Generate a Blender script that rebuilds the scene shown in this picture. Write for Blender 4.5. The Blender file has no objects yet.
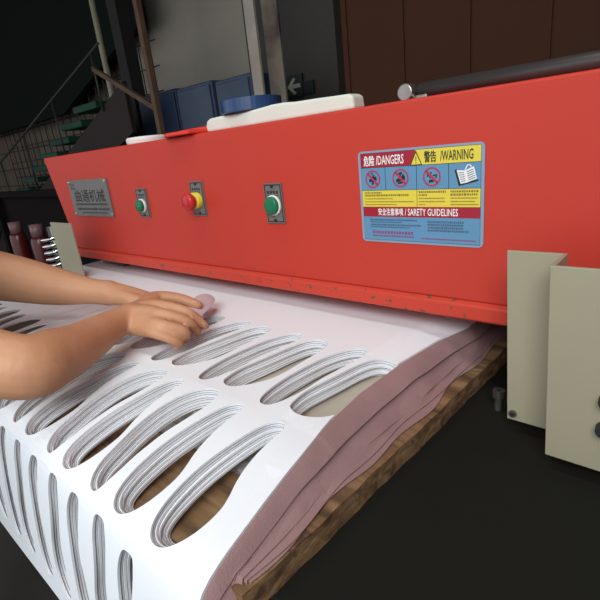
import bpy, bmesh, math, random
from mathutils import Vector, Matrix, geometry
random.seed(7)
# ---------------------------------------------------------------- units
S = 0.36          # one layout unit in metres
Z0 = 0.95         # height of the sheet stack above the floor (layout z = 0)
FL = -Z0 / S      # floor level in layout units
def W(p): return Vector((p[0]*S, p[1]*S, p[2]*S + Z0))
sc = bpy.context.scene
col = bpy.context.scene.collection

# ---------------------------------------------------------------- camera
cd = bpy.data.cameras.new('camera'); cam = bpy.data.objects.new('camera', cd); col.objects.link(cam)
R = ((0.74976844, 0.13378768, -0.64803406), (0.65320597, -0.30606608, 0.69256445), (-0.10568466, -0.94256268, -0.3168696))
m = Matrix.Identity(4)
for i in range(3):
    m[i][0] = R[i][0]; m[i][1] = -R[i][1]; m[i][2] = -R[i][2]
m.translation = W((0, 0, 1))
cam.matrix_world = m
cd.sensor_width = 36; cd.lens = 36*465/600; cd.clip_start = 0.02
sc.camera = cam
# ---------------------------------------------------------------- world and lights
w = bpy.data.worlds.new('world'); sc.world = w; w.use_nodes = True
w.node_tree.nodes['Background'].inputs[0].default_value = (0.72, 0.74, 0.8, 1)
w.node_tree.nodes['Background'].inputs[1].default_value = 1.1
def area(name, p, target, sx, sy, watts, color):
    l = bpy.data.lights.new(name, 'AREA'); l.shape = 'RECTANGLE'; l.size = sx*S; l.size_y = sy*S
    l.energy = watts; l.color = color
    o = bpy.data.objects.new(name, l); col.objects.link(o); o.location = W(p)
    o.rotation_euler = (W(target)-W(p)).to_track_quat('-Z', 'Y').to_euler()
    return o
area('added_daylight_key', (1.2, -3.6, 4.4), (-3.0, 1.0, 0.0), 4.0, 2.5, 20, (0.94, 0.98, 1.0)).data.spread = math.radians(115)  # added daylight stand-in, unseen, set to the right to brighten the cut-out walls
area('added_top_light', (-2.2, 0.2, 6.6), (-2.2, 0.6, 0), 5.0, 1.2, 15, (1.0, 0.98, 0.93))  # added overhead light, out of view, to brighten the sheet tops
vs = sc.view_settings
vs.view_transform = 'Standard'; vs.look = 'None'; vs.gamma = 1; vs.exposure = 0.14; vs.use_curve_mapping = False

# ---------------------------------------------------------------- materials
MATS = {}
def mat(name, c, rough=0.6, metal=0.0, spec=0.4, var=None, scale=8.0, bump=0.0, bscale=60.0, emit=None, coat=0.0, trans=0.0):
    """principled material; var = second colour mixed in by noise"""
    if name in MATS: return MATS[name]
    m = bpy.data.materials.new(name); m.use_nodes = True; MATS[name] = m
    nt = m.node_tree; b = nt.nodes['Principled BSDF']
    b.inputs['Base Color'].default_value = (*c, 1); b.inputs['Roughness'].default_value = rough
    b.inputs['Metallic'].default_value = metal; b.inputs['Specular IOR Level'].default_value = spec
    b.inputs['Coat Weight'].default_value = coat
    b.inputs['Transmission Weight'].default_value = trans
    tc = nt.nodes.new('ShaderNodeTexCoord')
    if var:
        n = nt.nodes.new('ShaderNodeTexNoise'); n.inputs['Scale'].default_value = scale; n.inputs['Detail'].default_value = 6
        nt.links.new(tc.outputs['Object'], n.inputs['Vector'])
        r = nt.nodes.new('ShaderNodeValToRGB'); r.color_ramp.elements[0].position = 0.35; r.color_ramp.elements[1].position = 0.68
        r.color_ramp.elements[0].color = (*c, 1); r.color_ramp.elements[1].color = (*var, 1)
        nt.links.new(n.outputs['Fac'], r.inputs[0]); nt.links.new(r.outputs[0], b.inputs['Base Color'])
    if bump:
        n = nt.nodes.new('ShaderNodeTexNoise'); n.inputs['Scale'].default_value = bscale; n.inputs['Detail'].default_value = 4
        nt.links.new(tc.outputs['Object'], n.inputs['Vector'])
        bp = nt.nodes.new('ShaderNodeBump'); bp.inputs['Strength'].default_value = bump; bp.inputs['Distance'].default_value = 0.004
        nt.links.new(n.outputs['Fac'], bp.inputs['Height']); nt.links.new(bp.outputs[0], b.inputs['Normal'])
    if emit:
        b.inputs['Emission Color'].default_value = (*emit[0], 1); b.inputs['Emission Strength'].default_value = emit[1]
    return m
def chips(name, paint, under, thr=0.62, scale=45.0, rough=0.4):
    """paint worn through in small chips"""
    m = mat(name, paint, rough, spec=0.2)
    nt = m.node_tree; b = nt.nodes['Principled BSDF']
    tc = nt.nodes.new('ShaderNodeTexCoord')
    n = nt.nodes.new('ShaderNodeTexNoise'); n.inputs['Scale'].default_value = scale; n.inputs['Detail'].default_value = 8; n.inputs['Roughness'].default_value = 0.65
    nt.links.new(tc.outputs['Object'], n.inputs['Vector'])
    r = nt.nodes.new('ShaderNodeValToRGB'); r.color_ramp.elements[0].position = thr; r.color_ramp.elements[1].position = thr+0.02
    r.color_ramp.elements[0].color = (*paint, 1); r.color_ramp.elements[1].color = (*under, 1)
    nt.links.new(n.outputs['Fac'], r.inputs[0]); nt.links.new(r.outputs[0], b.inputs['Base Color'])
    return m
def wood(name, a, b_, d):
    m = mat(name, a, 0.7, spec=0.25)
    nt = m.node_tree; b = nt.nodes['Principled BSDF']
    tc = nt.nodes.new('ShaderNodeTexCoord'); mp = nt.nodes.new('ShaderNodeMapping'); mp.inputs['Scale'].default_value = (5, 28, 60)
    nt.links.new(tc.outputs['Object'], mp.inputs[0])
    n = nt.nodes.new('ShaderNodeTexNoise'); n.inputs['Scale'].default_value = 1.3; n.inputs['Detail'].default_value = 8; n.inputs['Distortion'].default_value = 0.8
    nt.links.new(mp.outputs[0], n.inputs['Vector'])
    r = nt.nodes.new('ShaderNodeValToRGB'); e = r.color_ramp.elements
    e[0].position = 0.33; e[0].color = (*d, 1); e[1].position = 0.72; e[1].color = (*b_, 1)
    x = e.new(0.52); x.color = (*a, 1)
    nt.links.new(n.outputs['Fac'], r.inputs[0]); nt.links.new(r.outputs[0], b.inputs['Base Color'])
    bp = nt.nodes.new('ShaderNodeBump'); bp.inputs['Strength'].default_value = 0.4; bp.inputs['Distance'].default_value = 0.003
    nt.links.new(n.outputs['Fac'], bp.inputs['Height']); nt.links.new(bp.outputs[0], b.inputs['Normal'])
    return m
def tiles(name, c1, c2, grout, size):
    m = mat(name, c1, 0.55, spec=0.3)
    nt = m.node_tree; b = nt.nodes['Principled BSDF']
    tc = nt.nodes.new('ShaderNodeTexCoord'); mp = nt.nodes.new('ShaderNodeMapping'); mp.inputs['Rotation'].default_value = (math.radians(-90), 0, 0)
    nt.links.new(tc.outputs['Object'], mp.inputs[0])
    k = nt.nodes.new('ShaderNodeTexBrick'); k.offset = 0.0
    k.inputs['Color1'].default_value = (*c1, 1); k.inputs['Color2'].default_value = (*c2, 1); k.inputs['Mortar'].default_value = (*grout, 1)
    k.inputs['Scale'].default_value = 1; k.inputs['Mortar Size'].default_value = size*0.035
    k.inputs['Brick Width'].default_value = size; k.inputs['Row Height'].default_value = size
    nt.links.new(mp.outputs[0], k.inputs['Vector']); nt.links.new(k.outputs['Color'], b.inputs['Base Color'])
    return m
RED = chips('red_enamel', (0.55, 0.05, 0.032), (0.8, 0.35, 0.28), 0.765, 30, 0.5)
LIP = chips('chipped_red_enamel', (0.58, 0.06, 0.036), (0.12, 0.085, 0.06), 0.60, 55, 0.45)
CREAM = mat('cream_enamel', (0.37, 0.34, 0.235), 0.45, spec=0.25, var=(0.34, 0.31, 0.21), scale=5)
BED = mat('dark_machine_paint', (0.012, 0.012, 0.009), 0.75, spec=0.12, var=(0.011, 0.011, 0.009), scale=12)
STEEL = mat('worn_steel', (0.42, 0.4, 0.37), 0.35, 0.9, var=(0.3, 0.28, 0.26), scale=30)
DSTEEL = mat('dark_steel', (0.12, 0.11, 0.105), 0.4, 0.7)
CHROME = mat('chrome', (0.75, 0.75, 0.73), 0.14, 1.0)
FOAM = mat('white_foam', (0.86, 0.885, 0.915), 0.75, spec=0.2)
MAUVE = mat('mauve_fabric', (0.35, 0.215, 0.21), 0.92, spec=0.1, var=(0.30, 0.18, 0.178), scale=14, bump=0.25, bscale=500)
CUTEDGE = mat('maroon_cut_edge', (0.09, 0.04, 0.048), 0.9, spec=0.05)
PINK = mat('pale_mauve_fabric', (0.62, 0.50, 0.52), 0.85, spec=0.1)
SKIN = mat('skin', (0.60, 0.31, 0.175), 0.52, spec=0.4, var=(0.52, 0.245, 0.13), scale=9, bump=0.15, bscale=160)
SKIN.node_tree.nodes['Principled BSDF'].inputs['Subsurface Weight'].default_value = 0.12
SKIN.node_tree.nodes['Principled BSDF'].inputs['Subsurface Radius'].default_value = (0.012, 0.005, 0.003)
NAIL = mat('fingernail', (0.66, 0.40, 0.29), 0.3, spec=0.5)
PLY = wood('rough_plywood', (0.22, 0.125, 0.06), (0.33, 0.21, 0.11), (0.09, 0.05, 0.028))
PLYE = wood('plywood_edge', (0.27, 0.16, 0.07), (0.36, 0.225, 0.11), (0.10, 0.06, 0.03))
PAD = mat('beige_cutting_pad', (0.50, 0.455, 0.37), 0.7, var=(0.44, 0.40, 0.32), scale=9)
FILM = mat('clear_film', (0.95, 0.95, 0.94), 0.3, spec=0.6, bump=0.3, bscale=12)
FILM.node_tree.nodes['Principled BSDF'].inputs['Alpha'].default_value = 0.28
GREEN = mat('green_button', (0.01, 0.17, 0.075), 0.35)
REDB = mat('red_button', (0.55, 0.03, 0.03), 0.3)
YEL = mat('yellow_collar', (0.85, 0.72, 0.08), 0.4)
WHITEP = mat('white_plastic', (0.80, 0.80, 0.75), 0.4)
ALU = mat('brushed_aluminium', (0.21, 0.20, 0.185), 0.5, 0.3, var=(0.175, 0.165, 0.155), scale=20)
INK = mat('black_ink', (0.02, 0.02, 0.022), 0.6)
L_BLUE = mat('label_blue', (0.115, 0.28, 0.44), 0.4)
L_RIM = mat('label_rim', (0.24, 0.33, 0.44), 0.4)
L_RED = mat('label_red', (0.36, 0.012, 0.03), 0.4)
L_YEL = mat('label_yellow', (0.76, 0.62, 0.06), 0.4)
L_WHT = mat('label_white', (0.85, 0.83, 0.8), 0.4)
L_SIGN = mat('prohibition_red', (0.46, 0.03, 0.08), 0.4)
L_TXT = mat('label_small_print', (0.06, 0.12, 0.22), 0.5)
L_TXY = mat('label_yellow_print', (0.25, 0.17, 0.03), 0.5)
L_PUR = mat('label_purple_print', (0.25, 0.06, 0.2), 0.5)

# ---------------------------------------------------------------- mesh helpers (layout units)
def box(bm, x0, x1, y0, y1, z0, z1, mi=0):
    v = [bm.verts.new((x, y, z)) for z in (z0, z1) for y in (y0, y1) for x in (x0, x1)]
    for f in ((0, 2, 3, 1), (4, 5, 7, 6), (0, 1, 5, 4), (2, 6, 7, 3), (0, 4, 6, 2), (1, 3, 7, 5)):
        bm.faces.new([v[i] for i in f]).material_index = mi
def prism(bm, poly, axis, a, b, mi=0):
    """poly: 2d points; extruded along axis ('x','y','z') from a to b"""
    def mk(p, t):
        return {'x': (t, p[0], p[1]), 'y': (p[0], t, p[1]), 'z': (p[0], p[1], t)}[axis]
    A = [bm.verts.new(mk(p, a)) for p in poly]; B = [bm.verts.new(mk(p, b)) for p in poly]
    n = len(poly)
    bm.faces.new(A[::-1]).material_index = mi; bm.faces.new(B).material_index = mi
    for i in range(n):
        bm.faces.new((A[i], A[(i+1) % n], B[(i+1) % n], B[i])).material_index = mi
def tube(bm, pts, rs, n=12, mi=0, closed=False, caps=True):
    pts = [Vector(p) for p in pts]
    if not hasattr(rs, '__len__'): rs = [rs]*len(pts)
    rings = []; up = None
    for i, p in enumerate(pts):
        d = (pts[min(i+1, len(pts)-1)] - pts[max(i-1, 0)]).normalized()
        if up is None: up = d.orthogonal().normalized()
        up = (up - d*up.dot(d)).normalized(); s = d.cross(up)
        rings.append([bm.verts.new(p + (up*math.cos(t)+s*math.sin(t))*rs[i]) for t in [2*math.pi*k/n for k in range(n)]])
    for a, b in zip(rings[:-1], rings[1:]):
        for k in range(n):
            bm.faces.new((a[k], a[(k+1) % n], b[(k+1) % n], b[k])).material_index = mi
    if caps:
        bm.faces.new(rings[0][::-1]).material_index = mi; bm.faces.new(rings[-1]).material_index = mi
def sphere(bm, c, r, sc_=(1, 1, 1), mi=0, u=14, v=9):
    m_ = Matrix.Translation(Vector(c)) @ Matrix.Diagonal((sc_[0], sc_[1], sc_[2], 1))
    g = bmesh.ops.create_uvsphere(bm, u_segments=u, v_segments=v, radius=r, matrix=m_)
    for f in {f for vv in g['verts'] for f in vv.link_faces}: f.material_index = mi
def finish(name, bm, mats, parent=None, smooth=False, bevel=0, origin=None, segs=2):
    if not isinstance(mats, (list, tuple)): mats = [mats]
    bmesh.ops.recalc_face_normals(bm, faces=bm.faces)
    for v in bm.verts: v.co = W(v.co)
    if parent is not None:
        org = parent.matrix_world.translation.copy() if parent.type == 'EMPTY' else Vector(parent['org'])
    elif origin is not None: org = W(origin)
    else:
        xs = [v.co.x for v in bm.verts]; ys = [v.co.y for v in bm.verts]; zs = [v.co.z for v in bm.verts]
        org = Vector(((min(xs)+max(xs))/2, (min(ys)+max(ys))/2, min(zs)))
    for v in bm.verts: v.co -= org
    me = bpy.data.meshes.new(name); bm.to_mesh(me); bm.free()
    for mm in mats: me.materials.append(mm)
    if smooth:
        for p in me.polygons: p.use_smooth = True
    o = bpy.data.objects.new(name, me); col.objects.link(o)
    ORG[o.name] = org
    if parent is not None: o.parent = parent
    else: o.location = org
    if bevel:
        b = o.modifiers.new('bevel', 'BEVEL'); b.width = bevel*S; b.segments = segs; b.limit_method = 'ANGLE'; b.angle_limit = math.radians(40)
        b.harden_normals = False
    if smooth and bevel == 0:
        pass
    return o
ORG = {}
def finish_under(name, bm, mats, parent, **k):
    """child of a mesh object (its local frame is the frame of the top-level thing)"""
    return _fin_child(name, bm, mats, parent, **k)
def _fin_child(name, bm, mats, parent, smooth=False, bevel=0, segs=2):
    org = ORG[parent.name]
    if not isinstance(mats, (list, tuple)): mats = [mats]
    bmesh.ops.recalc_face_normals(bm, faces=bm.faces)
    for v in bm.verts: v.co = W(v.co) - org
    me = bpy.data.meshes.new(name); bm.to_mesh(me); bm.free()
    for mm in mats: me.materials.append(mm)
    if smooth:
        for p in me.polygons: p.use_smooth = True
    o = bpy.data.objects.new(name, me); col.objects.link(o); ORG[o.name] = org; o.parent = parent
    if bevel:
        b = o.modifiers.new('bevel', 'BEVEL'); b.width = bevel*S; b.segments = segs; b.limit_method = 'ANGLE'; b.angle_limit = math.radians(40)
    return o
def empty(name, p):
    o = bpy.data.objects.new(name, None); col.objects.link(o); o.location = W(p); o.empty_display_size = 0.05
    ORG[o.name] = W(p)
    return o
def part(name, bm, mats, parent, **k): return _fin_child(name, bm, mats, parent, **k)
def tag(o, label, cat, group=None, kind=None):
    if label: o['label'] = label
    if cat: o['category'] = cat
    if group: o['group'] = group
    if kind: o['kind'] = kind
    return o
def BM(): return bmesh.new()
def struct(name, bm, mats, **k):
    o = finish(name, bm, mats, **k); o['kind'] = 'structure'; return o
def text_into(bm, s, x0, x1, zc, h, y, mi, wt=.012):
    """write text s into bm on a plane facing -y, fitted to x0..x1, cap height about h"""
    c = bpy.data.curves.new('t', 'FONT'); c.body = s; c.resolution_u = 2; c.offset = 0 if ord(s[0]) > 255 else wt
    o = bpy.data.objects.new('t', c); col.objects.link(o)
    dg = bpy.context.evaluated_depsgraph_get(); me = bpy.data.meshes.new_from_object(o.evaluated_get(dg))
    xs = [v.co.x for v in me.vertices]; zs = [v.co.y for v in me.vertices]
    ax, bx, az, bz = min(xs), max(xs), min(zs), max(zs)
    bold = ((0, 0), (h*.022, h*.012), (-h*.022, -h*.012)) if ord(s[0]) > 255 else ((0, 0),)
    for q, (ox, oz) in enumerate(bold):
        vs_ = [bm.verts.new((x0+ox+(v.co.x-ax)/(bx-ax)*(x1-x0), y-q*.0001, zc+oz+((v.co.y-az)/(bz-az)-.5)*h)) for v in me.vertices]
        for p in me.polygons:
            try: bm.faces.new([vs_[i] for i in p.vertices]).material_index = mi
            except ValueError: pass
    bpy.data.objects.remove(o); bpy.data.meshes.remove(me)
def chaikin(P, n=2, closed=True):
    for _ in range(n):
        Q = []
        N = len(P)
        for i in range(N if closed else N-1):
            a, b = P[i], P[(i+1) % N]
            Q.append(tuple(a[k]*.75+b[k]*.25 for k in range(len(a)))); Q.append(tuple(a[k]*.25+b[k]*.75 for k in range(len(a))))
        P = Q if closed else [P[0]]+Q+[P[-1]]
    return P

# ================================================================ ROOM SHELL
bm = BM(); box(bm, -42, 8, -8, 12.2, FL-.3, FL)
struct('floor', bm, mat('concrete_floor', (0.11, 0.10, 0.085), 0.75, var=(0.07, 0.065, 0.055), scale=1.5))
bm = BM(); box(bm, -42, 8, 11, 11.3, FL, 9)
struct('wall_back', bm, tiles('beige_wall_tiles', (0.22, 0.175, 0.13), (0.19, 0.15, 0.11), (0.05, 0.04, 0.03), 0.36), origin=(0, 11, FL))
bm = BM(); box(bm, -42.3, -42, -8, 11.3, FL, 9)
DKW = mat('dark_green_wall', (0.012, 0.017, 0.014), 0.9, spec=0.08)
struct('wall_left', bm, DKW)
bm = BM(); box(bm, 8, 8.3, -8, 11.3, FL, 9)
struct('wall_right', bm, mat('dim_plaster', (0.12, 0.11, 0.10), 0.8))
bm = BM(); box(bm, -42.3, 8.3, -8, 11.3, 9, 9.3)
struct('ceiling', bm, mat('dark_roof', (0.05, 0.055, 0.05), 0.8))
# brown boarded stretch of the back of the shop, right of the sign
bm = BM(); box(bm, -5.67, 7.9, 8.0, 8.12, FL, 8.9)
for k in range(12): box(bm, -5.6+k*1.15, -5.54+k*1.15, 7.97, 8.0, FL, 8.9)
struct('wall_partition', bm, mat('brown_boards', (0.085, 0.036, 0.022), 0.8, spec=0.1, var=(0.075, 0.034, 0.022), scale=1.0))
bm = BM(); box(bm, -11.0, -7.79, 10.7, 11, FL, 9)
struct('trim_1', bm, mat('grey_plaster', (0.105, 0.095, 0.08), 0.8, var=(0.085, 0.08, 0.07), scale=1.5))
bm = BM(); box(bm, -17.9, -11.0, 10.8, 11, 1.0, 9)
struct('trim_2', bm, mat('pale_plaster', (0.46, 0.42, 0.34), 0.8, var=(0.36, 0.33, 0.27), scale=1.2))

# ================================================================ BACKGROUND THINGS
# green staircase rising to the right
st = empty('staircase', (-22, 8, FL))
tag(st, 'green open-tread staircase with dark stringer rising behind the press at far left', 'stairs')
GT = mat('green_tread', (0.008, 0.075, 0.036), 0.6, var=(0.006, 0.045, 0.024), scale=3)
bm = BM()
a = Vector((-26, 7, -2.05)); b = Vector((-11.6, 7, 2.75)); n_ = Vector((-.31, 0, .95))
prism(bm, [(-27.5, -2.5), (-24.8, -2.5), (-11.9, 1.75), (-11.9, 3.0), (-13.0, 2.6)], 'y', 7.0, 7.12)
part('stringer', bm, mat('dark_stringer', (0.03, 0.016, 0.014), 0.7), st)
bm = BM(); prism(bm, [(-27.5, -2.5), (-24.8, -2.5), (-11.9, 1.75), (-11.9, 3.0), (-13.0, 2.6)], 'y', 9.6, 9.72)
part('stringer', bm, MATS['dark_stringer'], st)
for k in range(12):
    x = -27.2 + k*1.15; z = -2.0 + k*0.385 + .35
    bm = BM(); box(bm, x-0.75, x+0.75, 7.12, 9.6, z, z+.2); part('tread', bm, GT, st, bevel=.03)
bm = BM(); tube(bm, [(-26, 6.95, .7), (-12.6, 6.95, 4.0)], .035, 8); part('handrail', bm, mat('grey_rail', (0.045, 0.05, 0.04), 0.5), st, smooth=True)
for k in range(5):
    x = -25.5+k*3.1; zb = -2.0+(x+26.3)*0.335
    bm = BM(); tube(bm, [(x, 6.95, zb), (x, 6.95, .7+(x+26)*.2463)], .03, 8); part('baluster', bm, MATS['grey_rail'], st, smooth=True)
# dark loft wall behind the stairs
bm = BM()
prism(bm, [(-41, 3.3), (-22, 3.3), (-16.5, 4.9), (-14.9, 5.2), (-14.9, 8.8), (-41, 8.8)], 'y', 9.8, 10.0)
tag(finish('loft_screen', bm, DKW), 'dark green sheeting hanging high behind the staircase', 'screen')
# welded mesh screen
bm = BM()
for k in range(23): tube(bm, [(-31+k*.72, 9.9 if k < 0 else 10.2, FL), (-31+k*.72, 10.2, 6)], .022, 5)
for k in range(10): tube(bm, [(-31, 10.2, FL+.4+k*.78), (-14.8, 10.2, FL+.4+k*.78)], .022, 5)
tag(finish('wire_mesh_screen', bm, mat('black_wire', (0.02, 0.02, 0.018), 0.6)), 'black welded wire mesh standing before the tiled wall', 'mesh screen')
bm = BM(); tube(bm, [(-14.35, 8, FL), (-14.35, 8, 8.9)], .085, 10)
tag(finish('pipe', bm, mat('pale_pipe', (0.42, 0.40, 0.28), 0.5), smooth=True), 'thin pale vertical pipe above the far end of the red beam', 'pipe')
RUST = mat('rusty_bar', (0.15, 0.085, 0.05), 0.75, var=(0.09, 0.055, 0.035), scale=6)
bm = BM(); box(bm, -8.36, -8.24, 5.44, 5.54, FL, 8.9)
tag(finish('rusty_post', bm, RUST), 'rusty brown upright post in front of the blue cabinets', 'post')
bm = BM(); prism(bm, [(-10.4, 2.92), (-8.3, 1.86), (-8.3, 1.96), (-10.4, 3.02)], 'y', 5.46, 5.54)
tag(finish('rusty_brace', bm, RUST), 'rusty diagonal brace running down onto the rusty upright post', 'brace')
bm = BM(); box(bm, -13.6, -13.15, 8, 8.4, FL, 8.9)
tag(finish('dark_column', bm, mat('dark_column_paint', (0.025, 0.022, 0.02), 0.7)), 'dark square column between the pale pipe and the blue cabinets', 'column')
BLU = [mat('navy_enamel', (0.022, 0.04, 0.085), 0.5, var=(0.018, 0.032, 0.07), scale=2), mat('blue_enamel', (0.07, 0.105, 0.17), 0.45, var=(0.05, 0.08, 0.135), scale=3)]
for i, (x0, x1, zt, lb) in enumerate([(-12.95, -11.1, 2.72, 'darkest navy cabinet, leftmost of the row behind the red beam'), (-11.06, -9.6, 2.68, 'middle blue metal cabinet behind the rusty post, lighter blue'), (-9.48, -8.22, 2.62, 'rightmost blue metal cabinet, next to the white door post')]):
    e = empty('cabinet', ((x0+x1)/2, 8.3, FL)); tag(e, lb, 'cabinet', 'blue cabinets behind the press')
    mm = BLU[0 if i == 0 else 1]
    bm = BM(); box(bm, x0, x1, 8.0, 9.2, FL, zt); part('body', bm, mm, e, bevel=.03)
    bm = BM(); box(bm, x0+.06, x1-.06, 7.95, 8.0, FL+.15, zt-.08); dr = part('door', bm, mm, e, bevel=.02)
    bm = BM(); box(bm, x1-.25, x1-.18, 7.88, 7.95, -.3, .1); part('handle', bm, DSTEEL, dr)
bm = BM(); box(bm, -8.18, -7.88, 8, 8.06, FL, 8.9)
tag(finish('door_post', bm, mat('dirty_white_paint', (0.55, 0.50, 0.41), 0.6, var=(0.42, 0.37, 0.30), scale=3)), 'dirty white post to the right of the blue cabinets', 'post')
bm = BM(); box(bm, -7.66, -7.22, 8.0, 8.05, FL, 8.9)
tag(finish('mottled_panel', bm, mat('mottled_board', (0.26, 0.22, 0.17), 0.7, var=(0.08, 0.06, 0.05), scale=4)), 'mottled pale brown upright board left of the arrow sign', 'panel')
# arrow sign
e = empty('arrow_sign', (-9.3, 10.65, 2.3)); tag(e, 'small dark sign with a pale left-pointing arrow on the grey wall', 'sign')
bm = BM(); box(bm, -9.52, -8.95, 10.62, 10.68, 2.22, 2.80); box(bm, -8.93, -8.57, 10.62, 10.68, 2.24, 2.58)
part('board', bm, mat('sign_dark_green', (0.02, 0.03, 0.025), 0.5), e)
bm = BM(); prism(bm, [(q[0]+.27, q[1]-.06) for q in [(-9.75, 2.57), (-9.52, 2.79), (-9.45, 2.74), (-9.58, 2.62), (-9.29, 2.62), (-9.29, 2.52), (-9.58, 2.52), (-9.45, 2.40), (-9.52, 2.35)]], 'y', 10.6, 10.62)
part('arrow', bm, mat('sign_arrow_pale', (0.6, 0.58, 0.5), 0.5), e)

# ================================================================ THE PRESS
XR = 1.6
press = empty('die_cutting_press', (-2.4, 2.5, FL))
tag(press, 'large red beam die cutting press with cream end guards and dark bed', 'press')
# crossbeam: front face plane y = 2.07
bm = BM()
A = [(-5.376, 1.139), (XR, 1.139), (XR, .2), (-5.10, .2)]
prism(bm, A, 'y', 2.07, 3.0)
part('crossbeam', bm, RED, press, bevel=.012)
bm = BM()
prism(bm, [(2.07, .205), (2.045, .195), (2.04, .185), (2.04, .125), (2.048, .115), (2.95, .115), (2.95, .199), (2.07, .199)], 'x', -5.08, XR)
part('beam_lip', bm, LIP, press, bevel=.008)
tag(press.children[-1], 'bottom lip with chipped paint', None)
for x0 in (-5.0, .6):
    bm = BM(); box(bm, x0, x0+.5, 2.25, 2.8, -.3, .115); part('guide_column', bm, DSTEEL, press, bevel=.02)
# bed
bm = BM(); box(bm, -5.6, XR, .62, 3.3, -1.0, -.265); part('bed', bm, BED, press, bevel=.02)
for x0 in (-5.5, XR-.9):
    bm = BM(); box(bm, x0, x0+.8, .8, 3.2, FL, -1.0); part('pedestal', bm, BED, press, bevel=.02)
# right cover guard: folded sheet metal
T = .014
bm = BM()
prism(bm, [(-.582, 1.8), (-.391, 1.8), (-.391, 1.637), (.45, 1.637), (.45, 1.637+T), (-.391+T, 1.637+T), (-.391+T, 1.8+T), (-.582, 1.8+T)], 'z', -.2, .533)
for v in bm.verts: v.co.x += .025*(.533-v.co.z)/.733
cv = part('guard_cover', bm, CREAM, press, bevel=.003)
bm = BM(); tube(bm, [(-.533, 1.8, -.165), (-.533, 1.788, -.165)], .016, 12); tube(bm, [(-.533, 1.789, -.165), (-.533, 1.782, -.165)], .009, 6, mi=1)
part('screw', bm, [STEEL, INK], cv, smooth=False)
for z in (.088, -.02):
    bm = BM(); tube(bm, [(-.19, 1.637, z), (-.19, 1.60, z)], [.026, .022], 16); part('knob', bm, INK, cv, smooth=False, bevel=.004)
# left guard
bm = BM()
prism(bm, [(-4.93, 1.8), (-4.46, 1.8), (-4.46, 1.8+T), (-4.93, 1.8+T)], 'z', -.2, .53)
part('guard_cover', bm, CREAM, press, bevel=.003)
# bolt on the bed
bm = BM(); tube(bm, [(-.645, 1.95, -.265), (-.645, 1.95, -.20)], .017, 12); tube(bm, [(-.645, 1.95, -.20), (-.645, 1.95, -.165)], .026, 14); tube(bm, [(-.645, 1.95, -.166), (-.645, 1.95, -.162)], .013, 6, mi=1)
part('bolt', bm, [STEEL, INK], press, smooth=False)
# steel swing arm with round end lying behind the top edge
bm = BM(); tube(bm, [(-1.15, 2.24, 1.178), (1.2, 2.24, 1.178)], .036, 14)
sw = part('air_cylinder', bm, DSTEEL, press, smooth=True)
bm = BM(); tube(bm, [(-1.2, 2.24, 1.178), (-1.2, 2.17, 1.178)], .040, 18); box(bm, -1.2, -1.1, 2.2, 2.28, 1.139, 1.16)
part('end_knuckle', bm, STEEL, sw, bevel=.006)
# push buttons
def button(xc, zc, wd, ht, cap, capr, collar, depth, dz):
    bm = BM(); box(bm, xc-wd/2, xc+wd/2, 2.058, 2.07, zc-ht/2, zc+ht/2)
    y = 2.0575
    t = .006
    for (a0, a1, b0, b1) in ((xc-wd/2+.006, xc+wd/2-.006, zc+ht/2-.014, zc+ht/2-.008), (xc-wd/2+.006, xc+wd/2-.006, zc-ht/2+.008, zc-ht/2+.014), (xc-wd/2+.006, xc-wd/2+.012, zc-ht/2+.01, zc+ht/2-.01), (xc+wd/2-.012, xc+wd/2-.006, zc-ht/2+.01, zc+ht/2-.01)):
        box(bm, a0, a1, y-.001, y+.001, b0, b1, 1)
    for k in range(4):   # illegible captions as short strokes
        box(bm, xc-wd*.32+k*wd*.17, xc-wd*.32+k*wd*.17+wd*.1, y-.001, y+.001, zc+ht*.24, zc+ht*.31, 1)
    for k in range(6):
        box(bm, xc-wd*.3+k*wd*.1, xc-wd*.3+k*wd*.1+wd*.06, y-.001, y+.001, zc+ht*.18, zc+ht*.205, 1)
    for s in (1, -1): tube(bm, [(xc, 2.058, zc+s*ht*.42), (xc, 2.05, zc+s*ht*.42)], .009, 8, mi=1)
    pl = part('push_button', bm, [ALU, INK], press)
    bm = BM(); tube(bm, [(xc, 2.058, zc+dz), (xc, 2.058-depth*.55, zc+dz)], capr*1.02, 20)
    part('collar', bm, collar, pl, bevel=.005)
    bm = BM(); c = zc+dz
    if cap is REDB: pr = [(0, .6), (.25, .7), (.4, 1.05), (.8, 1.08), (.95, .85), (1.0, .3)]
    else: pr = [(0, .88), (.75, .88), (.92, .75), (1.0, .3)]
    y0 = 2.058-depth*.5
    tube(bm, [(xc, y0-q*depth, c) for q, _ in pr], [capr*r for _, r in pr], 22)
    part('button_cap', bm, cap, pl, smooth=True)
    return pl
button(-3.575, .675, .155, .235, GREEN, .055, WHITEP, .035, -.02)
button(-2.815, .705, .15, .245, REDB, .056, YEL, .075, -.01)
button(-2.053, .67, .15, .245, GREEN, .062, WHITEP, .03, -.01)
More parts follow.
